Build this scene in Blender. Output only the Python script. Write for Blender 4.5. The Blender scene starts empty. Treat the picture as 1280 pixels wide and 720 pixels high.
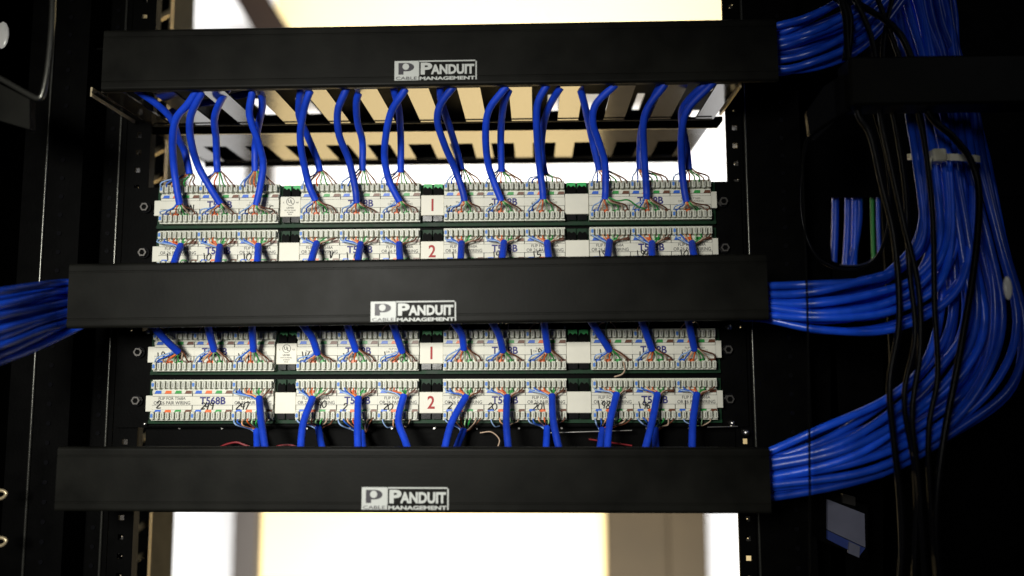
import bpy, math, random
from mathutils import Vector, Matrix, Euler
random.seed(7)
S = bpy.context.scene
COL = S.collection

# ------------------------------------------------------------------ camera
F = 1000.0                       # focal length in photo pixels (1280 wide)
CAM = Vector((0, -0.62, 0))
PITCH, YAW, ROLL = math.atan(105/F), math.atan(30/F), math.radians(-0.2)
R = (Matrix.Rotation(YAW, 3, 'Z') @ Matrix.Rotation(math.pi/2 + PITCH, 3, 'X') @ Matrix.Rotation(ROLL, 3, 'Z'))
cd = bpy.data.cameras.new('camera'); cam = bpy.data.objects.new('camera', cd); COL.objects.link(cam)
cd.sensor_width = 36; cd.lens = 36*F/1280; cd.clip_start = 0.01; cd.clip_end = 50
cam.matrix_world = Matrix.Translation(CAM) @ R.to_4x4()
cd.dof.use_dof = True; cd.dof.focus_distance = 0.605; cd.dof.aperture_fstop = 2.5
S.camera = cam

# ------------------------------------------------------------------ world, view, lamps
w = bpy.data.worlds.new('World'); S.world = w; w.use_nodes = True
w.node_tree.nodes['Background'].inputs[0].default_value = (0.5, 0.55, 0.6, 1)
w.node_tree.nodes['Background'].inputs[1].default_value = 0.0
S.view_settings.view_transform = 'Standard'; S.view_settings.look = 'None'
S.view_settings.exposure = 0; S.view_settings.gamma = 1

def area(name, loc, target, size, energy, col=(1, 1, 1), size_y=None):
    ld = bpy.data.lights.new(name, 'AREA'); ld.energy = energy; ld.color = col; ld.size = size
    if size_y: ld.shape = 'RECTANGLE'; ld.size_y = size_y
    o = bpy.data.objects.new(name, ld); COL.objects.link(o); o.location = loc
    o.rotation_euler = (Vector(target) - Vector(loc)).to_track_quat('-Z', 'Y').to_euler()
    return o
k_ = area('front_key_lamp', (-0.30, -1.0, 0.16), (-0.16, 0, -0.01), 0.22, 1.2, (1, .98, .9)); k_.data.spread = math.radians(52)
area('trunk_fill_light', (0.75, -0.75, 0.55), (0.3, -.05, 0.05), 0.12, 0.28, (.92, .95, 1))  # unseen light added to brighten the blue trunk at right
area('rear_upper_fill', (-0.1, 0.75, 1.15), (-0.1, 1.5, 0.35), 1.6, 36, (1, .98, .94), .3)  # this and the next: unseen lights added to brighten the back wall
area('rear_lower_fill', (-0.1, 0.75, -0.8), (-0.1, 1.5, -0.3), 1.6, 37, (1, .98, .94), .3)

# ------------------------------------------------------------------ helpers
def P(px, py, Y):
    "point on the plane at depth Y that stands where the photo shows pixel px,py"
    d = R @ Vector(((px-640)/F, -(py-360)/F, -1))
    return CAM + d*((Y-CAM.y)/d.y)

def mat(name, col, rough=.5, metal=0, ior=1.5, bump=0, bscale=300, var=0, vscale=60, coat=0, spec=.5):
    m = bpy.data.materials.new(name); m.use_nodes = True; nt = m.node_tree
    b = nt.nodes['Principled BSDF']
    b.inputs['Base Color'].default_value = (*col, 1); b.inputs['Roughness'].default_value = rough
    b.inputs['Metallic'].default_value = metal; b.inputs['IOR'].default_value = ior
    b.inputs['Specular IOR Level'].default_value = spec
    if coat: b.inputs['Coat Weight'].default_value = coat; b.inputs['Coat Roughness'].default_value = .12
    tc = nt.nodes.new('ShaderNodeTexCoord')
    if bump:
        n = nt.nodes.new('ShaderNodeTexNoise'); n.inputs['Scale'].default_value = bscale; n.inputs['Detail'].default_value = 5
        nt.links.new(tc.outputs['Object'], n.inputs['Vector'])
        bp = nt.nodes.new('ShaderNodeBump'); bp.inputs['Strength'].default_value = bump; bp.inputs['Distance'].default_value = .001
        nt.links.new(n.outputs[0], bp.inputs['Height']); nt.links.new(bp.outputs[0], b.inputs['Normal'])
    if var:
        n = nt.nodes.new('ShaderNodeTexNoise'); n.inputs['Scale'].default_value = vscale; n.inputs['Detail'].default_value = 6
        nt.links.new(tc.outputs['Object'], n.inputs['Vector'])
        r = nt.nodes.new('ShaderNodeValToRGB')
        r.color_ramp.elements[0].position = .3; r.color_ramp.elements[1].position = .7
        r.color_ramp.elements[0].color = (*[c*(1-var) for c in col], 1)
        r.color_ramp.elements[1].color = (*[min(1, c*(1+var*.6)) for c in col], 1)
        nt.links.new(n.outputs[0], r.inputs[0]); nt.links.new(r.outputs[0], b.inputs['Base Color'])
        mr = nt.nodes.new('ShaderNodeMapRange'); mr.inputs[3].default_value = rough*.8; mr.inputs[4].default_value = min(1, rough*1.25)
        nt.links.new(n.outputs[0], mr.inputs[0]); nt.links.new(mr.outputs[0], b.inputs['Roughness'])
    return m

M = dict(
  cover=mat('cover_black', (.0068, .0068, .0056), .45, bump=.05, bscale=500, var=.5, vscale=30, spec=.08),
  black=mat('black_powder_coat', (.0014, .0014, .0014), .5, bump=.1, bscale=500, var=.4, spec=.04),
  matte=mat('matte_black', (.002, .002, .002), .9, spec=.0),
  satin=mat('satin_rod', (.10, .10, .09), .25, metal=.8, bump=.1),  # paler metal imitating light caught on black edges
  nut=mat('dull_steel', (.2, .19, .18), .35, metal=1),
  gloss=mat('black_gloss_metal', (.004, .004, .005), .2, bump=.05, bscale=200, spec=.35),
  tray=mat('tray_enamel', (.03, .026, .02), .13, ior=2.3, bump=.06, bscale=90, var=.3, vscale=70),
  steel=mat('bright_steel', (.65, .63, .6), .3, metal=1, bump=.1),
  brass=mat('zinc_yellow_steel', (.75, .62, .4), .4, metal=.7, bump=.1),
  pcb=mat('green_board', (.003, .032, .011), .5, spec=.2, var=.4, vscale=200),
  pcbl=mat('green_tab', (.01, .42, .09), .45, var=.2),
  plastic=mat('ivory_plastic', (.66, .67, .58), .45, var=.08, vscale=80, bump=.1),
  strip=mat('label_paper', (.72, .71, .62), .6, var=.06, vscale=120, bump=.15, bscale=400),
  plate=mat('white_label', (.76, .74, .64), .55, var=.06, vscale=90),
  line=mat('printed_grey', (.07, .07, .07), .6),
  navy=mat('printed_navy', (.02, .02, .16), .6),
  ink=mat('marker_ink', (.01, .01, .012), .5),
  red=mat('printed_red', (.36, .012, .012), .6),
  groove=mat('contact_slot', (.12, .12, .11), .4),
  dotblue=mat('blue_contact_mark', (.06, .2, .6), .5),
  jacket=mat('blue_pvc', (.006, .05, .56), .5, bump=.15, bscale=260, var=.18, vscale=120, spec=.35),
  jacket2=mat('blue_pvc_light', (.010, .085, .74), .30, bump=.2, bscale=200, var=.25, vscale=70, spec=.65),
  jacketb=mat('black_pvc', (.003, .003, .004), .3, bump=.1, spec=.08),
  redc=mat('red_pvc', (.2, .006, .012), .4),
  tie=mat('white_nylon', (.78, .76, .62), .4),
  spot=mat('white_nylon_and_light', (.93, .93, .9), .25, spec=.8),  # tie end at right; at left it imitates light through an opening
  logo=mat('logo_silver', (.50, .52, .50), .45, var=.05),
  logod=mat('logo_dark', (.012, .009, .018), .5),
  wallw=mat('white_wall', (.88, .88, .9), .8, var=.02, vscale=3),
  wallc=mat('cream_wall', (.88, .67, .33), .8, var=.04, vscale=3),
  wally=mat('yellow_soffit', (.74, .58, .30), .8, var=.06, vscale=2),
  post=mat('grey_post', (.072, .064, .058), .6, spec=.08, var=.15, vscale=8),
  cabinet=mat('cabinet_taupe', (.048, .036, .021), .6, spec=.08, var=.15, vscale=8),
  beam=mat('brown_beam', (.014, .008, .005), .7, spec=.1, var=.2, vscale=8),
  card=mat('pale_card', (.13, .135, .19), .5, var=.1),
)
def vary(m, lo, hi):
    nt = m.node_tree; b = nt.nodes['Principled BSDF']; src = b.inputs['Base Color'].links[0].from_socket
    oi = nt.nodes.new('ShaderNodeObjectInfo'); mr = nt.nodes.new('ShaderNodeMapRange'); mr.inputs[3].default_value = lo; mr.inputs[4].default_value = hi
    h = nt.nodes.new('ShaderNodeHueSaturation'); nt.links.new(oi.outputs['Random'], mr.inputs[0]); nt.links.new(mr.outputs[0], h.inputs['Value'])
    nt.links.new(src, h.inputs['Color']); nt.links.new(h.outputs[0], b.inputs['Base Color'])
vary(M['jacket'], .8, 1.2); vary(M['jacket2'], .5, 1.4)
WIRE = {}
for n, c in dict(blue=(.02, .12, .6), orange=(.75, .13, .02), green=(.02, .3, .05), brown=(.14, .045, .02),
                 pale_blue=(.3, .45, .75), pale_orange=(.8, .42, .22), pale_green=(.35, .6, .32), pale_brown=(.5, .36, .26)).items():
    WIRE[n] = mat('wire_'+n, c, .4)
ORDER = ['pale_blue', 'blue', 'pale_orange', 'orange', 'pale_green', 'green', 'pale_brown', 'brown']

class MB:
    def __init__(s): s.v = []; s.f = []; s.m = []; s.mats = []; s.sm = []
    def mi(s, m):
        if m not in s.mats: s.mats.append(m)
        return s.mats.index(m)
    def add(s, vs, fs, m, smooth=False):
        o = len(s.v); s.v += [tuple(v) for v in vs]; i = s.mi(m)
        for f in fs: s.f.append(tuple(o+k for k in f)); s.m.append(i); s.sm.append(smooth)
    def box(s, x0, x1, y0, y1, z0, z1, m):
        vs = [(x, y, z) for x in (x0, x1) for y in (y0, y1) for z in (z0, z1)]
        s.add(vs, [(0, 1, 3, 2), (4, 6, 7, 5), (0, 4, 5, 1), (2, 3, 7, 6), (0, 2, 6, 4), (1, 5, 7, 3)], m)
    def cbox(s, x0, x1, y0, y1, z0, z1, m, c):
        "box whose front (low y) edges are chamfered by c, with cut corners"
        def ring(a, y, k): return [(x0+a+k, y, z0+a), (x1-a-k, y, z0+a), (x1-a, y, z0+a+k), (x1-a, y, z1-a-k), (x1-a-k, y, z1-a), (x0+a+k, y, z1-a), (x0+a, y, z1-a-k), (x0+a, y, z0+a+k)]
        vs = ring(0, y1, c) + ring(0, y0+c, c) + ring(c, y0, c*.6)
        fs = [tuple(range(7, -1, -1)), tuple(range(16, 24))]
        for r in (0, 8):
            for i in range(8):
                j = (i+1) % 8; fs.append((r+i, r+j, r+8+j, r+8+i))
        s.add(vs, fs, m)
    def prism(s, poly, y0, y1, m):
        n = len(poly)
        vs = [(x, y0, z) for x, z in poly] + [(x, y1, z) for x, z in poly]
        fs = [tuple(range(n)), tuple(range(2*n-1, n-1, -1))] + [(i, i+n, (i+1) % n+n, (i+1) % n) for i in range(n)]
        s.add(vs, fs, m)
    def tube(s, pts, r, m, sides=8, cap=True):
        pts = [Vector(p) for p in pts]; n = len(pts)
        rr = r if isinstance(r, (list, tuple)) else [r]*n
        T = [(pts[min(i+1, n-1)]-pts[max(i-1, 0)]).normalized() for i in range(n)]
        u = T[0].orthogonal().normalized(); vs = []
        for i in range(n):
            u = (u - T[i]*u.dot(T[i]))
            u = u.normalized() if u.length > 1e-9 else T[i].orthogonal().normalized()
            b = T[i].cross(u)
            for k in range(sides):
                a = 2*math.pi*k/sides; vs.append(pts[i] + (u*math.cos(a)+b*math.sin(a))*rr[i])
        fs = [(i*sides+k, i*sides+(k+1) % sides, (i+1)*sides+(k+1) % sides, (i+1)*sides+k) for i in range(n-1) for k in range(sides)]
        s.add(vs, fs, m, True)
        if cap:
            s.add(vs[:sides], [tuple(range(sides-1, -1, -1))], m); s.add(vs[-sides:], [tuple(range(sides))], m)
    def cyl(s, c, r, y0, y1, m, sides=12):
        s.prism([(c[0]+r*math.cos(2*math.pi*k/sides), c[1]+r*math.sin(2*math.pi*k/sides)) for k in range(sides)], y0, y1, m)
    def ring(s, c, r0, r1, y0, y1, m, sides=20, a0=0, a1=2*math.pi):
        vs = []; full = abs(a1-a0-2*math.pi) < 1e-6
        n = sides if full else sides+1
        for k in range(n):
            a = a0+(a1-a0)*k/sides
            for r in (r0, r1):
                for y in (y0, y1): vs.append((c[0]+r*math.cos(a), y, c[1]+r*math.sin(a)))
        fs = []
        for k in range(sides):
            a = 4*k; b = 4*((k+1) % n)
            fs += [(a, a+2, b+2, b), (a+1, b+1, b+3, a+3), (a, b, b+1, a+1), (a+2, a+3, b+3, b+2)]
        s.add(vs, fs, m)
    def text(s, body, x, y, z, size, m, align='CENTER', off=0, sx=1):
        vs, fs = text_geo(body, size, align, off)
        s.add([(x+a*sx, y, z+b) for a, b in vs], fs, m)
    def fit(s, body, x0, x1, z0, z1, y, m, off=0):
        vs, fs = text_geo(body, 1.0, 'LEFT', off)
        a, b = min(v[0] for v in vs), max(v[0] for v in vs); c, d = min(v[1] for v in vs), max(v[1] for v in vs)
        s.add([(x0+(v[0]-a)/(b-a)*(x1-x0), y, z0+(v[1]-c)/(d-c)*(z1-z0)) for v in vs], fs, m)
    def build(s, name, parent=None):
        me = bpy.data.meshes.new(name); me.from_pydata(s.v, [], s.f)
        for m in s.mats: me.materials.append(m)
        me.polygons.foreach_set('material_index', s.m); me.polygons.foreach_set('use_smooth', s.sm); me.update()
        o = bpy.data.objects.new(name, me); COL.objects.link(o)
        if parent: o.parent = parent
        return o

_tc = {}
def text_geo(body, size, align, off):
    k = (body, size, align, off)
    if k not in _tc:
        cu = bpy.data.curves.new('t', 'FONT'); cu.body = body; cu.size = size; cu.align_x = align; cu.align_y = 'CENTER'
        cu.offset = off; cu.resolution_u = 3
        o = bpy.data.objects.new('t', cu); COL.objects.link(o)
        dg = bpy.context.evaluated_depsgraph_get(); me = o.evaluated_get(dg).to_mesh()
        _tc[k] = ([(v.co.x, v.co.y) for v in me.vertices], [tuple(p.vertices) for p in me.polygons])
        bpy.data.objects.remove(o); bpy.data.curves.remove(cu)
    return _tc[k]

def empty(name, loc=(0, 0, 0)):
    o = bpy.data.objects.new(name, None); o.empty_display_size = .01; COL.objects.link(o); o.location = loc; return o
def tag(o, label=None, cat=None, group=None, kind=None):
    if label: o['label'] = label
    if cat: o['category'] = cat
    if group: o['group'] = group
    if kind: o['kind'] = kind
    return o
def smooth(pts, n=7):
    pts = [Vector(p) for p in pts]
    if len(pts) == 2: pts = [pts[0], pts[0].lerp(pts[1], .5), pts[1]]
    q = [pts[0]*2-pts[1]] + pts + [pts[-1]*2-pts[-2]]; out = []
    for i in range(1, len(q)-2):
        for k in range(n):
            t = k/n; a, b, c, d = q[i-1:i+3]
            out.append(.5*((2*b)+(c-a)*t+(2*a-5*b+4*c-d)*t*t+(3*b-a-3*c+d)*t**3))
    out.append(q[-2]); return out
ORD = ['first', 'second', 'third', 'fourth', 'fifth', 'sixth', 'seventh', 'eighth', 'ninth', 'tenth', 'eleventh', 'twelfth', 'thirteenth', 'fourteenth', 'fifteenth', 'sixteenth', 'seventeenth', 'eighteenth']

# ------------------------------------------------------------------ room behind the rack
def flat(name, label, cat, x0, x1, y0, y1, Y, th, m, kind=None, yr=680):
    a = P(x0, y1, Y); b = P(x1, y0, Y); mb = MB(); mb.box(P(x0, yr, Y).x, P(x1, yr, Y).x, Y, Y+th, a.z, b.z, m)
    return tag(mb.build(name), label, cat, kind=kind)
flat('back_wall', 'white lit room wall seen blurred behind the rack', 'wall', -500, 1900, -120, 1200, 1.62, .05, M['wallw'])
flat('wall_panel', 'broad cream wall board glowing below and behind the bottom cover', 'wall panel', 321, 767, 232, 1150, 1.50, .03, M['wallc'])
flat('grey_post', 'narrow grey upright at the left edge of the cream board', 'post', 291, 320, 190, 1150, 1.46, .06, M['post'])
mb = MB(); a = P(766, 1150, 1.46); b = P(847, 245, 1.46); mb.box(a.x, b.x, 1.46, 1.5, a.z, b.z, M['cabinet'])
a = P(848, 1150, 1.44); b = P(872, 245, 1.44); mb.box(a.x, b.x, 1.44, 1.5, a.z, b.z, M['cabinet'])
tag(mb.build('grey_cabinet'), 'wide grey cabinet side at the right edge of the cream board', 'cabinet')
flat('soffit', 'pale yellow ceiling drop blurred above the top cover', 'soffit', 345, 1000, -200, 100, 1.50, .05, M['wally'], yr=15)
mb = MB(); q = [P(278, -30, 1.4), P(318, -30, 1.4), P(368, 48, 1.4), P(322, 48, 1.4)]
mb.prism([(v.x, v.z) for v in q][::-1], 1.4, 1.46, M['beam'])
tag(mb.build('ceiling_beam'), 'dark brown diagonal beam blurred above the top cover', 'beam')

# ------------------------------------------------------------------ rack posts
def holes_post(name, label, x0, x1, ytop, ybot, Y, hx, hstep, hole_w, depth=.012, edge=None, offs=0.0):
    "an upright flange with a column of square holes, cut through"
    a = P(x0, 360, Y).x; b = P(x1, 360, Y).x; zt = P(640, ytop, Y).z; zb = P(640, ybot, Y).z
    hc = P(hx, 360, Y).x; h = hole_w/2; root = tag(empty(name, ((a+b)/2, Y, zb)), label, 'rack rail')
    inv = -Vector(root.location)
    mb = MB()
    def bx(x0, x1, z0, z1): mb.box(x0+inv.x, x1+inv.x, 0, .0025, z0+inv.z, z1+inv.z, M['black'])
    bx(a, hc-h, zb, zt); bx(hc+h, b, zb, zt)
    z = zb+offs; 
    zz = [zb]
    while z < zt-.01: zz += [z, z+hole_w]; z += hstep
    zz.append(zt)
    for i in range(0, len(zz), 2): bx(hc-h, hc+h, zz[i], zz[i+1])
    mb.build('rail_face', root)
    mb = MB(); s = a if edge == 'L' else b
    mb.box(s-.0012+inv.x, s+.0012+inv.x, .0025, depth+.02, inv.z+zb, inv.z+zt, M['gloss']); mb.build('rail_return', root)
    z = zb+offs
    while z < zt-.01:
        if random.random() < .6:
            mb = MB(); c = (hc+inv.x+random.uniform(-.0004, .0004), z+hole_w/2+inv.z+random.uniform(-.0005, .0005))
            mb.ring(c, .0006, .0030, .0027, .0045, M['nut'], 12, random.uniform(0, 6), 6+random.uniform(3, 6)); mb.build('hole_blocker', root)  # ring arcs added to make the light through the holes uneven
        z += hstep
    return root
# front rails (mounting plane just behind the panel ears)
holes_post('rack_rail', 'black upright rail with square holes right of the panels', 914, 934, -60, 800, .006, 925, .0145, .0042, edge='R')
holes_post('rack_rail', 'black upright rail with square holes left of the panels', 150, 180, -60, 800, .006, 165, .0145, .0042, edge='L')
# outer posts; thin metal beads added to imitate light on their edges
def post(label, x0, x1, Y0, Y1, m=M['black'], edge=None, em=M['satin']):
    a = P(x0, 360, Y0).x; b = P(x1, 360, Y0).x; zt = P(640, -60, Y0).z; zb = P(640, 800, Y0).z
    root = tag(empty('rack_post', ((a+b)/2, Y0, zb)), label, 'rack post'); h = (b-a)/2
    mb = MB(); mb.box(-h, h, 0, Y1-Y0, 0, zt-zb, m); mb.build('post_body', root)
    if edge is not None:
        e = P(edge, 360, Y0).x-(a+b)/2
        mb = MB(); mb.tube([(e, -.0008, 0), (e, -.0008, zt-zb)], .0011, em, 8); mb.build('edge_glint', root)
    mb = MB(); z = .01
    while z < zt-zb:
        mb.cyl((h*.35, z), .0018, -.0008, 0, M['gloss'], 10); z += .0145
    mb.build('bolt_row', root)
    return root
post('black steel post right of the rail, bead added for the glint on its edge', 934, 1008, .010, .06, edge=938)
post('black steel post left of the rail, bead added for the glint on its edge', 96, 149, .010, .06, edge=142)
post('broad black post at the far left behind the loose blue cables', 20, 95, -.02, .06, edge=50)
post('narrow black rear post left of the bright wall', 184, 200, .27, .33, edge=200, em=M['brass'])  # brass bead imitates the lit edge of the post

flat('blocking_sheet', 'black sheet added behind the left rail to block the bright wall', 'blocking sheet', -900, 211, -300, 1400, .34, .003, M['black'])  # black sheets added on both sides to block the bright wall
flat('blocking_sheet', 'black sheet added behind the right rail and opening to block the bright wall', 'blocking sheet', 942, 2100, -300, 1400, .34, .003, M['black'])
# ladder-like lacing bar left of the wall
root = tag(empty('lacing_bar', P(178, 800, .2)), 'blurred yellowish ladder-like lacing bar at the left rear of the rack', 'lacing bar')
o = root.location; zt = P(640, -60, .2).z; ax = P(178, 360, .2).x-o.x; bx_ = P(199, 360, .2).x-o.x
mb = MB(); mb.box(bx_-.0012, bx_+.0012, 0, .002, 0, zt-o.z, M['brass']); mb.build('side_strip', root)
mb = MB(); mb.box(ax-.0008, ax+.0008, 0, .002, 0, zt-o.z, M['steel']); mb.build('side_strip', root)
z = .012; k = 0
while z < zt-o.z-.03:
    mb = MB(); mb.prism([(ax, z), (ax, z+.006), (bx_, z+.017), (bx_, z+.010)], .0002, .0018, M['brass']); mb.build('rung', root)
    z += .030

# ------------------------------------------------------------------ patch panels
FY = -.008                                    # face of the printed strips
GX = [(193.5, 348.5), (371.5, 526.5), (553, 708.5), (736, 894)]
GW = [(P(a, 360, FY).x, P(b, 360, FY).x) for a, b in GX]
SB = .0314                                     # width of one eight-contact block
blocks_x = [(g0+g1)/2 + (k-1)*SB for g0, g1 in GW for k in range(3)]
ROWZ = [P(640, 251.5, FY).z, P(640, 309.5, FY).z, P(640, 437, FY).z, P(640, 499, FY).z]
TP = SB/8

def contact_strip(flip):
    "one row of eight white clips; z=0 at its outer edge, growing inwards"
    mb = MB(); s = -1 if flip else 1
    def bx(x0, x1, y0, y1, z0, z1, m, c=None):
        z0, z1 = sorted((z0*s, z1*s)); (mb.cbox(x0, x1, y0, y1, z0, z1, m, c) if c else mb.box(x0, x1, y0, y1, z0, z1, m))
    bx(-SB/2+.0001, SB/2-.0001, -.0085, 0, 0, .0022, M['plastic'])
    bx(-SB/2+.0001, SB/2-.0001, -.0062, 0, .0022, .0068, M['plastic'])
    for i in range(8):
        x = -SB/2+TP*(i+.5)
        j = random.uniform(-.0001, .0001)
        bx(x-.00138+j, x+.00138+j, -.0122, -.006, .0009, .0066+random.uniform(-.0003, .0003), M['plastic'], .0005)
        bx(x-.00026+j, x+.00026+j, -.01235, -.0118, .0020, .0056, M['dotblue'] if i == 0 else M['groove'])
        if i == 0: bx(x-.0009+j, x+.0009+j, -.01228, -.0118, .0024, .0050, M['dotblue'])
    return mb
def colour_stripe(top):
    mb = MB(); z0, z1 = (.0049, .0072) if top else (-.0096, -.0074)
    mb.box(-SB/2+.0003, SB/2-.0003, FY-.0006, 0, z0, z1, M['plastic'])
    for i, c in enumerate(['blue', 'orange', 'green', 'brown']):
        x = -SB/2+SB/4*(i+.12); d = .0012
        mb.prism([(x+.0010, z0), (x+.0064, z0), (x+.0064, z1), (x+.0010+d, z1)], FY-.0008, FY-.00065, WIRE[c])
    return mb

proto = {}
proto['ct'] = contact_strip(True).build('contact_strip'); proto['cb'] = contact_strip(False).build('contact_strip')
proto['st'] = colour_stripe(True).build('colour_stripe'); proto['sb'] = colour_stripe(False).build('colour_stripe')
used = set()
def place(key, parent, loc):
    o = proto[key]
    if key in used: o = o.copy(); COL.objects.link(o)
    used.add(key); o.parent = parent; o.location = loc; return o

# marker strokes
STK = {'0': [[(.5, 1), (.1, .7), (.1, .3), (.5, 0), (.9, .35), (.85, .8), (.5, 1)]], '1': [[(.3, 1), (.6, 0)]],
 '2': [[(.1, .8), (.5, 1), (.8, .7), (.1, .05), (.9, .1)]], '4': [[(.3, 1), (.1, .45), (.8, .5)], [(.75, .9), (.6, 0)]],
 '5': [[(.8, 1), (.3, .95), (.2, .55), (.75, .5), (.7, .1), (.1, .05)]], '6': [[(.7, 1), (.2, .5), (.3, .05), (.8, .2), (.5, .5), (.2, .35)]],
 '7': [[(.1, .95), (.85, .95), (.4, 0)]], '8': [[(.5, .5), (.2, .8), (.55, 1), (.8, .75), (.2, .2), (.5, 0), (.85, .2), (.5, .5)]],
 '9': [[(.8, .8), (.4, 1), (.2, .7), (.6, .5), (.8, .85), (.6, 0)]], 'D': [[(.1, 0), (.15, 1), (.8, .7), (.75, .2), (.1, 0)]],
 'A': [[(0, 0), (.45, 1), (.8, 0)], [(.2, .4), (.7, .4)]], 'N': [[(.1, 0), (.15, 1), (.7, 0), (.8, 1)]],
 'O': [[(.5, 1), (.1, .6), (.3, 0), (.8, .3), (.5, 1)]], 'V': [[(.1, 1), (.4, 0), (.85, 1)]], 'Y': [[(.1, 1), (.45, .5)], [(.85, 1), (.25, 0)]], "'": [[(.4, 1), (.45, .7)]], ' ': []}
def scribble(mb, s, x, y, z, h=.0054, th=.00042):
    for i, ch in enumerate(s):
        for st in STK[ch]:
            j = lambda: random.uniform(-.08, .08)
            pts = [(x+(i*.85+px+j()+(pz-.5)*.15)*h*.72, y, z+(pz-.5+j())*h) for px, pz in st]
            mb.tube(smooth(pts, 3), th, M['ink'], 5)

def panel(loc_z, rows, label, writing):
    root = tag(empty('patch_panel', (0, 0, loc_z)), label, 'patch panel', 'patch panels in the rack')
    # steel frame with ears
    xl, xr = P(186, 360, 0).x, P(911, 360, 0).x
    z0 = rows[1]-.0215-loc_z; z1 = rows[0]+.0162-loc_z
    mb = MB(); mb.box(P(150, 360, 0).x, P(931, 360, 0).x, .002, .0045, z0, z1, M['black'])
    mb.box(GW[0][0]-.004, GW[3][1]+.004, -.001, .002, z0+.001, z0+.0025, M['black']); mb.build('frame', root)
    nrow = 0
    for ri, rz in enumerate(rows):
        z = rz-loc_z
        mb = MB()
        mb.box(GW[0][0]-.0035, GW[3][1]+.0035, -.0012, .0019, z-.0184, z+.0154, M['pcb'])
        mb.box(GW[0][0]-.0035, GW[3][1]+.0035, -.0026, -.0012, z-.0182, z-.0158, M['pcb'])
        for g in range(3):
            a, b = GW[g][1], GW[g+1][0]
            for k in range(2):
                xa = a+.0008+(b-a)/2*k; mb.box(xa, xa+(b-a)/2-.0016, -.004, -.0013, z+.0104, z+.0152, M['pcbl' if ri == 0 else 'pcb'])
        mb.build('circuit_board', root)
        # dark latches
        for g in range(3):
            a, b = GW[g][1], GW[g+1][0]; mb = MB()
            for k in range(2):
                xa = a+.0006+(b-a)/2*k; c = (b-a)/2-.0012
                mb.prism([(xa, z+.005), (xa+c, z+.005), (xa+c, z+.0105), (xa+c*.75, z+.0125), (xa+c*.5, z+.0112), (xa+c*.2, z+.0128), (xa, z+.0108)], -.006, -.0015, M['black'])
                mb.box(xa, xa+c, -.006, -.0015, z-.0148, z-.0102, M['gloss'])
            mb.build('latch', root)
        # gap plates
        for g in range(3):
            a, b = GW[g][1]-.0008, GW[g+1][0]+.0008
            mb = MB(); mb.cbox(a, b, FY+.0006, -.001, z-.0105, z+.0056, M['plate'], .0004); o = mb.build('number_plate' if g == 1 else 'blank_plate', root)
            if g == 1:
                mb = MB(); mb.text('12'[ri], (a+b)/2, FY+.0004, z-.0028, .0135, M['red'], off=.00025, sx=.88); mb.build('printed_number', o)
            if g == 0 and ri == 0:
                o.name = 'certification_plate'; mb = MB(); cx = (a+b)/2; y = FY+.0004
                mb.ring((cx, z+.0015), .0029, .0033, y, y+.0001, M['line'], 20)
                mb.text('U', cx-.0008, y-.00002, z+.0018, .0036, M['line'], off=.00005); mb.text('L', cx+.0012, y-.00002, z+.0009, .0036, M['line'], off=.00005)
                mb.text('c', cx-.0053, y, z+.001, .0026, M['line']); mb.text('us', cx+.0055, y, z+.001, .0026, M['line'])
                mb.text('LISTED', cx, y, z-.0035, .0019, M['line'], off=.00004)
                for k in range(3): mb.text(['PATCH PANEL', 'E129658', '85UL'][k], cx, y, z-.0055-.0016*k, .0014, M['line'])
                mb.build('printed_mark', o)
        # end tabs of the printed strip
        mb = MB(); mb.cbox(GW[0][0]-.0035, GW[0][0]+.002, FY+.0004, -.001, z-.0088, z+.0034, M['strip'], .0003); mb.build('strip_end', root); mb = MB()
        mb.cbox(GW[3][1]-.004, GW[3][1]+.0035, FY+.0004, -.001, z-.0068, z+.0062, M['strip'], .0003); mb.build('strip_end', root)
        for bi, x in enumerate(blocks_x):
            k = bi % 3
            mb = MB(); h = SB/2-.0001
            mb.box(-h, h, FY+.001, -.001, -.0105, .0085, M['plastic'])
            o = mb.build('punch_down_block', root); o.location = (x, 0, z)
            place('ct', o, (0, 0, .0154)); place('cb', o, (0, 0, -.0155))
            place('st', o, (0, 0, 0)); place('sb', o, (0, 0, 0))
            mb = MB()
            mb.box(-h+.0002, h-.0002, FY, FY+.0008, .0030, .0047, M['strip'])
            mb.box(-h-.00008, h+.00008, FY-.0003, FY+.0006, -.0038, .0027, M['strip'])
            mb.box(-h+.0002, h-.0002, FY, FY+.0008, -.0073, -.0041, M['strip'])
            y = FY-.00045
            for zz in (.0048, -.0074): mb.box(-h, h, FY-.0001, FY+.0001, zz-.00012, zz+.00012, M['line'])
            for zz in (.00285, -.00395): mb.box(-h, h, FY-.0001, FY+.0001, zz-.0001, zz+.0001, M['line'])
            mb.box(h-.0003, h-.0001, FY-.0002, FY+.0001, .0030, .0064, M['line']); mb.box(h-.0003, h-.0001, FY-.0002, FY+.0001, -.0073, -.0040, M['line'])
            if k == 1: mb.fit('T568B', -.0098, .0102, -.0035, .0025, y, M['navy'], .03)
            elif ri == 1:
                mb.fit('FLIP FOR T568A', -.0105, .0105, .0001, .0024, y, M['line'], .01); mb.fit('OR 26 PAIR WIRING', -.0142, .0142, -.0035, -.0008, y, M['line'], .01)
            elif k == 2:
                mb.text('FLIP FOR T568A', 0, y, .0007, .0022, M['line']); mb.text('OR 26 PAIR WIRING', 0, y, -.0014, .0022, M['line'])
            elif bi == 6: mb.text('Made in USA', 0, y, -.0005, .0024, M['line'])
            elif bi == 3: mb.text('Patent pending  1-800-555-0100'[:14], -.003, y, -.0005, .0020, M['line'])
            if writing[ri][bi]:
                s, dx, dz = writing[ri][bi]; scribble(mb, s, dx, FY-.0006, -.0055+dz)
            lab = mb.build('printed_strip', o)
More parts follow.
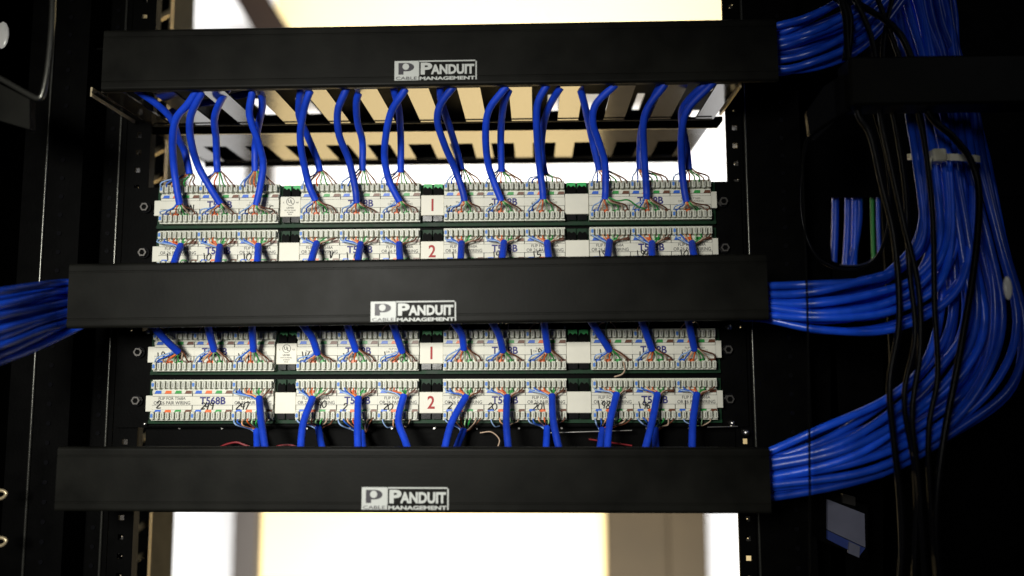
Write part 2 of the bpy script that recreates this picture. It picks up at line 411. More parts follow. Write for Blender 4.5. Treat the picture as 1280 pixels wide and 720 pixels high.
    # nuts and screws on the ears
    for rz in rows:
        for px in (178, 907):
            c = P(px, 360, 0); x = c.x; z = rz-loc_z-.0005
            mb = MB(); mb.cyl((x, z), .0044, -.0005, .0019, M['gloss'], 20); mb.ring((x, z), .0022, .0034, -.0035, -.0004, M['nut'], 6); mb.cyl((x, z), .002, -.002, -.0004, M['black'], 10)
            mb.build('hex_nut', root)
    return root
W1 = [None]*12; W1 = list(W1); W1[0] = ('DAN', .001, .002); W1[2] = ('5', .008, .001); W1[3] = ('0', .002, .001); W1[6] = ('V', -.014, 0); W1[7] = ('2', -.012, .001); W1[8] = ('1', -.011, .001)
W2 = [('1 0', -.010, 0), ('10', -.012, 0), ('10', -.012, 0), ('1 V', .001, .001), ('1 0', -.011, 0), ('1 9', -.010, 0), ('1 V', -.010, 0), ("14 1'", -.010, 0), ('15 2', -.010, 0), ('190', -.010, 0), ('194', -.012, 0), ('10 1', -.010, 0)]
W3 = [('19 DON', -.014, .002), ('Y', -.012, 0), ('Y 1', -.013, .001), ('1V', -.013, .002), ('Y', -.012, .001), ('1', -.012, .002), None, None, ('1 91', -.013, .003), ('1 1', -.010, .003), ('V', -.011, .001), ('1', -.011, .001)]
W4 = [('2', -.012, .002), ('249', -.009, .001), ('247', -.013, .001), ('40', .001, .002), ('2  6', -.011, 0), ('20', -.011, 0), ('2 1', -.012, .001), ('20', -.013, 0), ('201', -.010, 0), ('198', -.012, .001), ('196', -.013, .001), ('1 9', -.010, .001)]
ZA = (ROWZ[0]+ROWZ[1])/2; ZB = (ROWZ[2]+ROWZ[3])/2
panel(ZA, ROWZ[:2], 'upper patch panel of two white contact rows, between the top and middle covers', (W1, W2))
panel(ZB, ROWZ[2:], 'lower patch panel of two white contact rows, between the middle and bottom covers', (W3, W4))

# plate and small screws under the lower panel
def mounting(name, label, x0, x1, y0, y1, Y, dots, yd):
    a = P(x0, y1, Y); b = P(x1, y0, Y); root = tag(empty(name, ((a.x+b.x)/2, Y, a.z)), label, 'mounting plate'); h = (b.x-a.x)/2
    mb = MB(); mb.box(-h, h, 0, .002, 0, b.z-a.z, M['black']); mb.build('plate', root)
    for d in dots:
        mb = MB(); p = P(d, yd, Y)-root.location; mb.cyl((p.x, p.z), .0009, -.0012, .0001, M['steel'], 10); mb.build('screw', root)
    return root
mounting('mounting_plate', 'black plate with small bright screws under the lower patch panel', 178, 928, 529, 640, .012, [437+53*k for k in range(-4, 9)], 535)
mounting('mounting_plate', 'black plate with small bright screws hidden behind the middle cover', 186, 918, 332, 416, .012, [229, 341, 541, 437, 649, 706], 409)
for x, y, r, l in [(184.5, 415, .0019, 'bright round screw head beside the lower panel, upper left'), (912, 409, .0022, 'bright round screw head beside the lower panel, upper right'),
              (181, 530, .0017, 'bright round screw head beside the lower panel, lower left'), (915.5, 529, .0022, 'bright round screw head beside the lower panel, lower right'),
              (933, 541, .0026, 'rightmost bright screw head on the post above the bottom cover end')]:
    p = P(x, y, -.004); mb = MB()
    mb.add([(0, -.0015, 0)]+[(r*.75*math.cos(a*math.pi/6), -.001, r*.75*math.sin(a*math.pi/6)) for a in range(12)]+[(r*math.cos(a*math.pi/6), .0, r*math.sin(a*math.pi/6)) for a in range(12)],
           [(0, 1+k, 1+(k+1) % 12) for k in range(12)]+[(1+k, 13+k, 13+(k+1) % 12, 1+(k+1) % 12) for k in range(12)], M['steel'], True)
    mb.tube([(0, 0, 0), (0, .008, 0)], r*.8, M['steel'], 8)
    o = mb.build('screw'); o.location = p; tag(o, l, 'screw', 'bright mounting screws')
# short rods added to imitate glints above the bottom cover
for a, b, l in [((688, 541), (790, 538), 'short steel rod imitating a glint between cables above the bottom cover'), ((884, 534), (922, 533), 'short steel rod imitating a glint right of the last cable under the lower panel'),
                ((736, 549), (790, 557), 'thin red rod imitating a reddish glint just above the bottom cover')]:
    mb = MB(); p = P(*a, -.004); q = P(*b, -.004); mb.tube([p*0, (q-p)*.5, q-p], .0007, M['steel' if a[0] != 736 else 'redc'], 8); o = mb.build('glint_rod'); o.location = p; tag(o, l, 'rod')
for i, (pts, l) in enumerate([([(272, 560), (284, 555), (296, 553), (308, 557), (330, 563), (350, 557), (366, 557), (375, 563)], 'thin red lead curving above the bottom cover at left'), ([(600, 541), (614, 540), (624, 549), (622, 560)], 'thin brown lead looping above the bottom cover near the middle')]):
    mb = MB(); pp = smooth([P(x, y, .002) for x, y in pts]); mb.tube([p-pp[0] for p in pp], .0008 if i == 0 else .0005, M['redc'] if i == 0 else WIRE['pale_brown'], 8); o = mb.build('lead'); o.location = pp[0]; tag(o, l, 'lead')

# ------------------------------------------------------------------ cable managers
def logo(mb, cx, cz, y, wd, ht):
    x0, x1, z0, z1 = cx-wd/2, cx+wd/2, cz-ht/2, cz+ht/2
    zc = z0+ht*.22; t = wd*.012; xm = x0+wd*.295
    mb.cbox(x0, xm, y-.0003, y+.0003, z0+ht*.0, z1, M['logo'], .00015)
    mb.box(xm, x1, y-.0003, y, z1-t*1.3, z1, M['logo']); mb.box(x1-t*1.3, x1, y-.0003, y, z0, z1, M['logo'])
    mb.box(xm, xm+t*.5, y-.0003, y, zc, z1, M['logo'])
    # P mark
    hs = ht-ht*.22; px = x0+wd*.05
    mb.box(px, px+wd*.06, y-.0006, y-.0003, zc+hs*.1, z1-hs*.15, M['logod'])
    cxx, czz = px+wd*.105, z1-hs*.42
    pts = [(px, czz-hs*.27), (cxx, czz-hs*.27)]+[(cxx+wd*.085*math.sin(a*math.pi/8), czz-hs*.27*math.cos(a*math.pi/8)) for a in range(1, 8)]+[(cxx, czz+hs*.27), (px, czz+hs*.27)]
    mb.prism(pts, y-.00065, y-.0003, M['logod'])
    mb.cyl((px+wd*.09, czz+hs*.02), hs*.21, y-.0009, y-.00066, M['logo'], 18)
    # word
    mb.fit('P', xm+wd*.025, xm+wd*.165, zc+hs*.08, z1-hs*.14, y-.0004, M['logo'], .045)
    mb.fit('ANDUIT', xm+wd*.15, x1-wd*.03, zc+hs*.08, z1-hs*.27, y-.00045, M['logo'], .045)
    mb.fit('CABLE', x0+wd*.02, xm-wd*.02, z0+ht*.03, z0+ht*.18, y-.0007, M['logod'], .0)
    mb.fit('MANAGEMENT', xm+wd*.012, x1-wd*.02, z0+ht*.0, z0+ht*.18, y-.0004, M['logo'], .04)

CY = -.07
def manager(corners, logo_px, label, kindtray):
    tl, tr, br, bl = [P(x, y, CY) for x, y in corners]
    c = (tl+tr+br+bl)/4; W = ((tr-tl).length+(br-bl).length)/2; H = ((tl-bl).length+(tr-br).length)/2
    ang = math.atan2((tr-tl+br-bl).z, (tr-tl+br-bl).x)
    root = tag(empty('cable_manager', c), label, 'cable manager', 'horizontal cable managers with black covers'); root.rotation_euler = (0, -ang, 0)
    hw, hh, r, lip, th = W/2, H/2, .0022, .0045, .0015
    prof = [(lip, -hh), (r, -hh)]+[(r-r*math.sin(a*math.pi/8), -hh+r-r*math.cos(a*math.pi/8)) for a in (1, 2, 3)]+[(0, -hh+r)]
    prof += [(0, -hh+.0055), (.0003, -hh+.0058), (.0003, -hh+.0066), (0, -hh+.0069), (0, hh-.0069), (.0003, hh-.0066), (.0003, hh-.0058), (0, hh-.0055), (0, hh-r)]
    prof += [(r-r*math.cos(a*math.pi/8), hh-r+r*math.sin(a*math.pi/8)) for a in (1, 2, 3)]+[(r, hh), (lip, hh)]
    inner = [(max(y, 0)+th if (0 < i < len(prof)-1) else y, z*(1-th/hh)) for i, (y, z) in enumerate(prof)]
    mb = MB(); full = prof+inner[::-1]; n = len(full)
    vs = [(-hw, y, z) for y, z in full]+[(hw, y, z) for y, z in full]
    fs = [(i, (i+1) % n, n+(i+1) % n, n+i) for i in range(n)]
    k = len(prof)
    for s in (0, n):
        for i in range(k-1):
            q = (s+i, s+i+1, s+n-2-i, s+n-1-i); fs.append(q if s else q[::-1])
    mb.add(vs, fs, M['cover']); cov = mb.build('cover', root)
    lx0, ly0, lx1, ly1 = logo_px; a = P(lx0, ly1, CY)-c; b = P(lx1, ly0, CY)-c
    mb = MB(); logo(mb, 0, 0, 0, b.x-a.x, b.z-a.z); l = mb.build('logo_label', cov); l.location = ((a.x+b.x)/2, -.0002, (a.z+b.z)/2)
    # end brackets and back bar
    if kindtray == 'plain':
        mb = MB(); mb.box(-hw+.03, hw-.03, -CY-.004, -CY-.0015, -hh*.75, hh*.75, M['black']); mb.build('back_bar', root)
        for k in range(12):
            x = -hw+.05+k*(2*hw-.1)/11
            mb = MB(); mb.box(x-.006, x+.006, .009, -CY-.004, -hh*.72, -hh*.72+.0015, M['black']); mb.box(x-.006, x+.006, .009, -CY-.004, hh*.72-.0015, hh*.72, M['black']); mb.build('finger', root)
        return root, c, hw, hh
    return root, c, hw, hh
root, c, hw, hh = manager([(128, 38), (970, 21.5), (974, 101), (128, 112)], (493, 75, 596, 101), 'top cable manager with black cover over a slotted shiny tray', 'tray')
# slotted tray under the top manager, glossy enamel, seen from below
root.rotation_euler = (0, 0, 0)
for ch in root.children: ch.rotation_euler = (0, -math.atan2((P(970, 21.5, CY)-P(128, 38, CY)+P(974, 101, CY)-P(128, 112, CY)).z, (P(970, 21.5, CY)-P(128, 38, CY)+P(974, 101, CY)-P(128, 112, CY)).x), 0)
TZ = P(640, 106, CY).z; D0 = CAM.y
def D(y): return TZ*1000/(465-y) + D0      # depth at which the tray plane shows at photo row y
tx0, tx1 = P(193, 155, 0).x-.015, .1445
t0, t1, t2, t3 = CY+.010, .004, .040, .120
s0, s1, s2, s3 = D(113), D(153.5), D(173), D(193.5)
mb = MB(); o = root.location
def tb(x0, x1, y0, y1, z0=0, z1=.0016, m=M['tray']): mb.box(x0-o.x, x1-o.x, y0-o.y, y1-o.y, TZ+z0-o.z, TZ+z1-o.z, m)
tb(tx0, tx1, s1, .0164); 
PITCHX = .0371; edges = []
k = -9
while True:
    xr = .0185+PITCHX*k; k += 1
    if xr > tx1+.03: break
    edges.append((xr-.0205, xr))
def slats(y0, y1, skew=0):
    x = tx0
    for a, b in edges:
        a, b = max(a, tx0+.004), b
        if b < tx0+.006: continue
        if a > tx1-.006: break
        if a > x: tb(x, a, y0, y1)
        x = min(b, tx1-.004)
    tb(x, tx1, y0, y1)
slats(CY+.0048, s1)
tray = mb.build('tray_front', root)
mb = MB(); tb(tx0, tx1, .0362, s2, 0, .0016); slats(s2, s3); tb(tx0, tx1, s3, s3+.0065); mb.build('tray_rear', root)
mb = MB(); tb(tx0-.012, tx1+.008, .0166, .0348, -.0008, .003, M['matte']); tb(tx0, tx1, s3+.0067, s3+.0085, -.003, .045, M['black'])  # tall rear strip added to block the bright wall behind the slots
tb(tx0+.01, tx1-.002, .010, .0115, -.0015, -.0007, M['black']); tb(tx0+.012, tx1+.008, .0350, .0356, -.0012, .0005, M['brass']); mb.build('mounting_flange', root)
# plate added to keep the slots dark, with openings cut for bright patches
RZ = .034
def Q(px, py):
    d = R @ Vector(((px-640)/F, -(py-360)/F, -1)); return CAM+d*((TZ+RZ)/d.z)
mb = MB(); opens = []
for (x0, x1, y0, y1) in [(684, 699, 120, 143), (728, 749, 119, 141), (788, 806, 119, 142), (884, 912, 104, 148), (336, 348, 140, 149), (388, 396, 136, 146), (152, 200, 120, 150)]:
    a, b = Q(x0, y1), Q(x1, y0); opens.append((min(a.x, b.x), max(a.x, b.x)))
opens = sorted(opens); ya, yb = Q(640, 141).y, Q(640, 119).y; ya, yb = max(ya, yb), min(ya, yb)
x = tx0
for a, b in opens:
    if a > x: tb(x, a, yb, ya, RZ, RZ+.0015, M['black'])
    x = max(x, b)
if x < tx1: tb(x, tx1, yb, ya, RZ, RZ+.0015, M['black'])
tb(tx0, tx1, CY+.008, yb, RZ, RZ+.0015, M['black']); tb(tx0, tx1, ya, s3+.008, RZ, RZ+.0015, M['black'])
mb.build('slot_shade_plate', root)
for xx, m in ((tx0-.0035, M['brass']), (tx1+.002, M['brass'])):
    mb = MB(); mb.box(xx-o.x, xx+.0015-o.x, CY+.009-o.y, .002-o.y, TZ-.001-o.z, TZ+.006-o.z, m); mb.build('tray_side', root)

manager([(85.5, 330), (958.5, 316), (961, 400), (84, 410)], (463, 376, 570, 402), 'middle cable manager, a plain black cover between the two patch panels', 'plain')
manager([(71, 558), (962, 560), (964, 642), (69, 640)], (452, 609, 561, 637), 'bottom cable manager, a plain black cover above the cream wall', 'plain')

# ------------------------------------------------------------------ network cables
CR = .0027
def cable(label, pts, term=None, group=None, r=CR, m=None, name='network_cable', cat='cable', bumpy=0):
    "pts: (px, py, Y); term=(block x, z of clip row, side, direction)"
    pp = [P(*p) for p in pts]
    root = tag(empty(name, pp[-1]), label, cat, group); o = pp[-1].copy()
    sm = smooth(pp, 6)
    mb = MB(); mb.tube([p-o for p in sm], r, m or M['jacket'], 12); mb.build('sheath', root)
    if term:
        bx, bz, up = term                       # up: clips lie above the sheath end (+1) or below (-1)
        end = sm[-1]; d = (sm[-1]-sm[-3]).normalized()
        for i in range(8):
            tx = bx-SB/2+TP*(i+.5)+random.uniform(-.0004, .0004)
            s = end + Vector(((i-3.5)*.00052, random.uniform(-.001, .0008), 0)) - d*.002
            t = Vector((tx, -.0105, bz+random.uniform(-.0008, .0008)))
            gap = abs(t.z-end.z)
            m1 = s + d*(.003+.0015*random.random()) + Vector(((tx-end.x)*.25, -.001*random.random(), 0))
            m2 = t + Vector(((end.x-tx)*random.uniform(.05, .22), -.0035-random.random()*.002, -up*min(.004, gap*.5)*random.uniform(.6, 1.2)))
            mb = MB(); wp = smooth([s, m1, m2, t, t+Vector((0, .003, up*.001))], 4)
            c = ORDER[i]
            mb.tube([p-o for p in wp], .00058, WIRE[c], 6); mb.build('wire', root)
    return root

def rowcables(front, label, group, term_fn, yfun, m=None):
    for i, (bi, pts) in enumerate(front):
        n = len(pts)
        cable(label % ORD[i], [(x, y, yfun(y, k/(n-1))) for k, (x, y) in enumerate(pts)], term_fn(bi), group, m=m)

front1 = [[(262, 92), (250, 108), (235, 130), (221, 147), (216, 170), (217, 204), (221, 235), (225, 257)],
 [(258, 98), (252, 116), (240, 140), (237, 159), (240, 182), (248, 208), (263, 235), (276, 256)],
 [(318, 98), (315, 118), (312, 144), (323, 178), (329, 204), (325, 235), (320, 257)],
 [(398, 98), (385, 120), (377, 153), (376, 182), (385, 227), (395, 252)],
 [(438, 100), (430, 118), (422, 140), (424, 169), (436, 200), (444, 235), (446, 255)],
 [(515, 98), (504, 116), (489, 140), (482, 172), (481, 200), (487, 227), (500, 253)],
 [(577, 98), (563, 113), (550, 132), (547, 153), (556, 182), (569, 212), (578, 238), (581, 252)],
 [(643, 98), (629, 113), (611, 138), (607, 169), (610, 204), (618, 229), (627, 252)],
 [(690, 93), (683, 107), (672, 130), (671, 163), (674, 204), (678, 235), (679, 250)],
 [(780, 96), (766, 109), (745, 130), (741, 153), (749, 179), (756, 204), (757, 235), (756, 250)],
 [(838, 94), (830, 107), (810, 134), (804, 157), (805, 192), (808, 235), (808, 250)],
 [(898, 94), (888, 107), (860, 136), (852, 165), (852, 204), (855, 235), (858, 253)]]
back1 = [[(170, 112), (198, 132), (215, 150), (223, 173), (231, 190), (236, 212), (237, 218)],
 [(292, 100), (283, 114), (273, 132), (268, 150), (270, 173), (271, 200), (272, 216)],
 [(316, 104), (325, 116), (328, 131), (323, 157), (319, 182), (319, 214)],
 [(384, 100), (376, 114), (374, 144), (384, 169), (396, 198), (400, 215)],
 [(456, 104), (446, 124), (447, 153), (453, 177), (453, 213)],
 [(490, 98), (493, 114), (499, 140), (501, 173), (501, 215)],
 [(548, 98), (550, 109), (552, 128), (562, 159), (571, 188), (577, 213)],
 [(641, 102), (635, 116), (629, 134), (626, 169), (627, 214)],
 [(709, 100), (699, 112), (686, 134), (679, 159), (677, 190), (681, 218)],
 [(722, 100), (730, 128), (734, 146), (740, 173), (749, 212)],
 [(826, 104), (813, 132), (802, 162), (800, 185), (800, 212)],
 [(893, 97), (877, 109), (856, 131), (852, 150), (858, 183), (861, 212)]]
lerp = lambda a, b, t: a+(b-a)*t
def yf(y, t): return -.0625+(.0625-.020)*min(1, max(0, (y-106)/110.))**1.2
def yb_(y, t): return -.060+(.060-.008)*min(1, max(0, (y-108)/80.))**1.0
rowcables(list(enumerate(back1)), "blue cable, %s from left, ending on the top contacts of the upper panel's row 1", 'blue cables behind the top row of contacts',
          lambda b: (blocks_x[b], ROWZ[0]+.0125, -1), yb_)
rowcables(list(enumerate(front1)), "blue cable, %s from left, ending on the lower contacts of the upper panel's row 1", 'blue cables hanging in front of the upper panel',
          lambda b: (blocks_x[b], ROWZ[0]-.0092, -1), yf)
cable('blue cable crossing sideways under the top cover at the left', [(214, 140, .010), (238, 131, -.008), (268, 127, -.010), (291, 121, -.012), (318, 115, -.014), (345, 108, -.018)], None, None)

row2 = [[(226, 307), (219, 325), (214, 350)], [(275, 308), (273, 325), (268, 350)], [(323, 307), (322, 325), (318, 350)], [(396, 304), (390, 323), (384, 350)], [(451, 305), (448, 323), (446, 350)],
 [(499, 305), (500, 323), (502, 350)], [(577, 304), (576, 322), (574, 350)], [(630, 303), (628, 322), (624, 350)], [(684, 303), (686, 322), (690, 350)], [(762, 302), (760, 319), (756, 350)],
 [(815, 304), (815, 320), (817, 350)], [(865, 304), (867, 318), (872, 350)]]
rowcables([(i, p[::-1]) for i, p in enumerate(row2)], "blue cable, %s from left, leaving the upper contacts of the upper panel's row 2", 'blue cables dropping behind the middle cover',
          lambda b: (blocks_x[b], ROWZ[1]+.0090, 1), lambda y, t: lerp(-.050, -.0155, t))
row3 = [[(170, 385), (192, 409), (208, 426), (223, 440)], [(255, 385), (260, 409), (268, 438)], [(314, 385), (315, 409), (317, 438)], [(366, 385), (379, 407), (390, 422), (397, 442)], [(428, 385), (435, 409), (445, 438)],
 [(484, 385), (492, 408), (503, 440)], [(556, 388), (569, 406), (577, 418), (580, 436)], [(606, 388), (617, 406), (624, 420), (629, 439)], [(676, 385), (680, 405), (685, 439)], [(728, 385), (741, 405), (762, 438)],
 [(796, 385), (803, 404), (815, 437)], [(856, 385), (861, 404), (868, 437)]]
rowcables(list(enumerate(row3)), "blue cable, %s from left, ending on the lower contacts of the lower panel's row 1", 'blue cables coming down from the middle cover',
          lambda b: (blocks_x[b], ROWZ[2]-.0092, -1), lambda y, t: lerp(-.045, -.019, t))
row4 = [(2, [(324, 497), (327, 530), (334, 575)]), (3, [(391, 497), (379, 530), (375, 575)]), (4, [(448, 497), (447, 530), (448, 575)]), (5, [(505, 494), (498, 525), (507, 552), (514, 575)]),
 (6, [(583, 495), (564, 530), (553, 575)]), (7, [(634, 495), (633, 530), (637, 575)]), (8, [(690, 494), (692, 528), (702, 575)]), (9, [(771, 492), (762, 530), (758, 575)]),
 (10, [(822, 492), (815, 528), (803, 575)]), (11, [(871, 492), (866, 530), (865, 575)])]
rowcables([(b, p[::-1]) for b, p in row4], "blue cable, %s from left, leaving the upper contacts of the lower panel's row 2", 'blue cables dropping behind the bottom cover',
          lambda b: (blocks_x[b], ROWZ[3]+.0090, 1), lambda y, t: lerp(-.045, -.0165, t))
stubs = [(2, [(321, 538), (322, 575)]), (3, [(398, 534), (402, 556), (408, 575)]), (4, [(452, 540), (456, 575)]), (6, [(580, 537), (572, 556), (566, 575)]), (8, [(684, 534), (682, 575)]), (9, [(753, 536), (748, 575)]), (10, [(819, 536), (820, 575)])]
rowcables([(b, p[::-1]) for b, p in stubs], "short blue cable end, %s from left, under the bottom contacts of the lower panel", 'blue cable ends under the lower panel',
          lambda b: (blocks_x[b], ROWZ[3]-.0135, 1), lambda y, t: lerp(-.02, -.001, t))
# wires left unbundled on the bottom contacts and above the lower panel
def loose(label, x, z, dirz, ncol, n=4):
    mb = MB(); root = tag(empty('loose_wires', (x, -.01, z)), label, 'wires', 'loose coloured wires at the lower panel')
    for i in range(n):
        tx = (i-1.5)*TP*1.7+random.uniform(-.001, .001)
        mb = MB(); mb.tube(smooth([(tx, .001, 0), (tx, -.001, dirz*.003), (tx*.6+random.uniform(-.002, .002), .002, dirz*random.uniform(.005, .008)), (tx*.4, .010, dirz*.007)], 4), .00050, WIRE[ORDER[(i*2+ncol) % 8]], 6)
        mb.build('wire', root)
for k, b in enumerate([5, 7, 11]): loose('thin loose wires looping below the bottom contacts, %s such cluster from left' % ORD[k], blocks_x[b], ROWZ[3]-.0135, -1, 0)
for k, b in enumerate(range(12)): loose('thin coloured wires over the top contacts of the lower panel, %s cluster from left' % ORD[k], blocks_x[b]-.001, ROWZ[2]+.0135, 1, 2, 3 if b % 2 else 2)
# long stray wires
mb = MB(); pp = smooth([P(x, y, Y) for x, y, Y in [(761, 247, -.02), (772, 251, -.022), (785, 250, -.022), (797, 258, -.018), (806, 261, -.014)]]); mb.tube([p-pp[0] for p in pp], .0006, WIRE['green'], 6); o = mb.build('stray_wire'); o.location = pp[0]; tag(o, 'green stray wire looping between two cables on the right of the upper panel', 'wire')
mb = MB(); pp = smooth([P(x, y, Y) for x, y, Y in [(779, 452, -.014), (781, 462, -.013), (777, 468, -.011), (768, 471, -.009)]]); mb.tube([p-pp[0] for p in pp], .0006, WIRE['pale_brown'], 6); o = mb.build('stray_wire'); o.location = pp[0]; tag(o, 'pale stray wire hooking down between the two rows of the lower panel', 'wire')

# ------------------------------------------------------------------ bundles at the sides
def bundle(top, bot, n, label, group, Yc, spread, m=None, r=CR*1.02, jit=3, layers=3, coverfirst=False, mix=.3):
    K = len(top)
    for i in range(n):
        t0_ = i/(n-1); t1_ = min(1.05, max(-.05, t0_+random.uniform(-mix, mix))); pts = []
        ph = random.uniform(0, 6.28); am = random.uniform(.3, 1)*jit
        dy = (spread*((i*2 % layers)-(layers-1)/2))*2/layers + random.uniform(-.003, .003)
        for k in range(K):
            e = .4 if k == 0 else 1; u = k/(K-1); u = u if coverfirst else 1-u; t = lerp(t0_, t1_, min(1, u*1.6))
            x = lerp(top[k][0], bot[k][0], t)+math.sin(ph+k*1.9)*am*e; y = lerp(top[k][1], bot[k][1], t)+math.cos(ph+k*1.7)*am*e
            Y = (Yc[k] if isinstance(Yc, list) else Yc)+dy
            kc = k if coverfirst else K-1-k
            w_ = [0.35, .4, .75][kc] if kc < 3 else 1
            if kc < 2: Y = -.047+dy*w_
            else: Y = Y-dy+dy*w_
            pts.append((x, y, Y))
        cable(label % ORD[i], pts, None, group, r=r, m=m)
J2 = M['jacket2']
# top bundle, leaving the top cover to the right and climbing
bundle([(930, 45), (972, 34), (1010, 22), (1050, 4), (1090, -22), (1130, -60)], [(930, 80), (976, 94), (1020, 84), (1065, 62), (1105, 30), (1150, -30)], 14,
       'blue cable, %s from the top where the bundle leaves the top cover', 'blue cables leaving the top cover', -.055, .012, J2, jit=2.5, coverfirst=True)
# vertical trunk seen beside it
bundle([(1105, -40), (1120, 20), (1130, 70), (1140, 140), (1150, 200), (1150, 290), (1118, 335), (1078, 349), (1010, 356), (955, 358), (925, 360)],
       [(1165, -40), (1180, 20), (1190, 70), (1202, 140), (1210, 200), (1212, 300), (1190, 368), (1115, 407), (1030, 412), (960, 401), (925, 396)], 15,
       'blue cable, %s from the top where the bundle enters the middle cover', 'blue cables entering the middle cover', [-.02, -.025, -.03, -.035, -.045, -.05, -.055, -.06, -.06, -.058, -.055], .018, J2, jit=5)
bundle([(1135, -40), (1150, 20), (1160, 70), (1165, 140), (1172, 200), (1178, 300), (1180, 390), (1155, 455), (1107, 499), (1027, 539), (964, 564), (925, 574)],
       [(1180, -40), (1190, 20), (1200, 70), (1216, 140), (1229, 200), (1255, 300), (1277, 400), (1262, 480), (1200, 541), (1100, 592), (966, 617), (925, 618)], 18,
       'blue cable, %s from the top where the bundle enters the bottom cover', 'blue cables entering the bottom cover', [-.01, -.012, -.015, -.02, -.03, -.035, -.035, -.04, -.05, -.055, -.058, -.055], .018, J2, jit=6)
bundle([(-60, 372), (0, 364), (45, 357), (84, 354), (130, 356)], [(-60, 470), (0, 448), (50, 428), (96, 409), (135, 392)], 18,
       'blue cable, %s from the top in the bundle left of the middle cover', 'blue cables leaving the middle cover to the left', [-.15, -.12, -.085, -.060, -.056], .012, J2, jit=2.5, mix=.1)
# cables seen through the side opening
for i, (x0, x1) in enumerate([(1044, 1041), (1060, 1056), (1069, 1066), (1073, 1060), (1098, 1101)]):
    cable('thin upright cable, %s from left, inside the side opening right of the rack' % ORD[i], [(x0, 230, .088), (x0, 280, .088), (x1, 350, .088)], None, 'cables inside the side opening', r=.0028 if i < 4 else .0016, m=J2)
cable('thin green upright cable inside the side opening right of the rack', [(1090, 230, .085), (1091, 290, .085), (1093, 350, .085)], None, 'cables inside the side opening', r=.0016, m=WIRE['green'])
# side panel with opening
Y = .075; mb = MB()
def r_(x0, x1, y0, y1): a = P(x0, y1, Y); b = P(x1, y0, Y); mb.box(P(x0, 290, Y).x, P(x1, 290, Y).x, Y, Y+.002, a.z, b.z, M['black'])
r_(1003, 1038, -60, 800); r_(1038, 1400, -60, 247)
low = [P(x, y, Y) for x, y in [(1038, 325), (1055, 332), (1072, 333), (1090, 326), (1104, 312), (1104, 800), (1038, 800)]]
mb.prism([(p.x, p.z) for p in low][::-1], Y, Y+.002, M['black']); r_(1104, 1400, 247, 800)
root = tag(empty('enclosure_side', P(1200, 800, Y)), 'large black side panel with a small opening, right of the rack', 'enclosure side')
o = mb.build('panel_sheet', root); o.location = -root.location
mb = MB(); pp = smooth([P(x, y, Y-.002)-root.location for x, y in [(1050, 331), (1062, 332), (1075, 331), (1088, 326), (1101, 315)]]); mb.tube(pp, .0007, M['steel'], 8); mb.build('opening_rim', root)

# ------------------------------------------------------------------ right vertical manager, black leads, ties
root = tag(empty('vertical_manager', P(1170, 98, -.10)), 'black horizontal arm of the side cable manager crossing the blue bundle', 'cable manager')
o = root.location; Y = -.10
a = P(1064, 131, Y)-o; b = P(1420, 65, Y)-o
mb = MB(); mb.cbox(a.x, b.x, 0, .02, a.z, b.z, M['cover'], .0015); mb.build('arm', root)
mb = MB(); q = [P(x, y, Y+.01)-o for x, y in [(1064, 95), (1064, 138), (1045, 150), (1018, 176), (1012, 172), (1008, 140), (1030, 108), (1050, 95)]]
mb.prism([(p.x, p.z) for p in q], .010, .014, M['gloss']); mb.build('finger', root)
mb = MB(); pp = smooth([P(x, y, Y+.008)-o for x, y in [(1064, 138), (1044, 148), (1015, 168), (1005, 184), (1004, 230), (1010, 420), (1014, 800)]]); mb.tube(pp, .0008, M['black'], 8); mb.build('edge_rod', root)
blk = [([(1045, -20), (1056, 20), (1060, 70), (1072, 140), (1088, 170), (1102, 230), (1118, 300), (1124, 400), (1112, 480), (1118, 560), (1128, 660), (1122, 780)], 'black lead hanging nearest the rack, looped over the top bundle', .0020, -.088),
 ([(1058, -20), (1078, 18), (1092, 60), (1100, 140), (1110, 190), (1130, 280), (1148, 360), (1150, 440), (1140, 520), (1150, 620), (1160, 780)], 'black lead hanging second from the rack in front of the blue cables', .0018, -.088),
 ([(1050, -10), (1085, 12), (1115, 32), (1135, 62), (1160, 140), (1192, 172), (1214, 202), (1224, 245), (1218, 330), (1200, 440), (1178, 560), (1170, 660), (1180, 780)], 'black lead running diagonally over the white tie', .0022, -.084),
 ([(1120, -20), (1108, 30), (1104, 80), (1120, 160), (1132, 240), (1136, 330), (1144, 420), (1130, 500), (1145, 610), (1140, 780)], 'black lead hanging third from the rack beside the side opening', .0017, -.080),
 ([(1090, -20), (1120, 60), (1150, 150), (1165, 260), (1168, 380), (1172, 470), (1160, 560), (1175, 780)], 'black lead hanging just left of the middle of the blue trunk', .0017, -.080),
 ([(1050, 120), (1022, 150), (1005, 195), (1002, 270), (1022, 322), (1062, 338), (1096, 322), (1112, 270), (1108, 200), (1090, 130)], 'thin black lead hanging in a loop round the side opening', .0013, -.02),
 ([(1010, -20), (1048, -2), (1060, 18), (1061, 45), (1058, 75)], 'short black strap wrapped over the top bundle', .0030, -.085)]
for i, (pts, l, r, Yk) in enumerate(blk):
    pp = smooth([P(x, y, Yk) for x, y in pts]); mb = MB(); mb.tube([p-pp[0] for p in pp], r, M['jacketb'], 10)
    o = mb.build('black_lead'); o.location = pp[0]; tag(o, l, 'cable', 'black leads at the side manager')
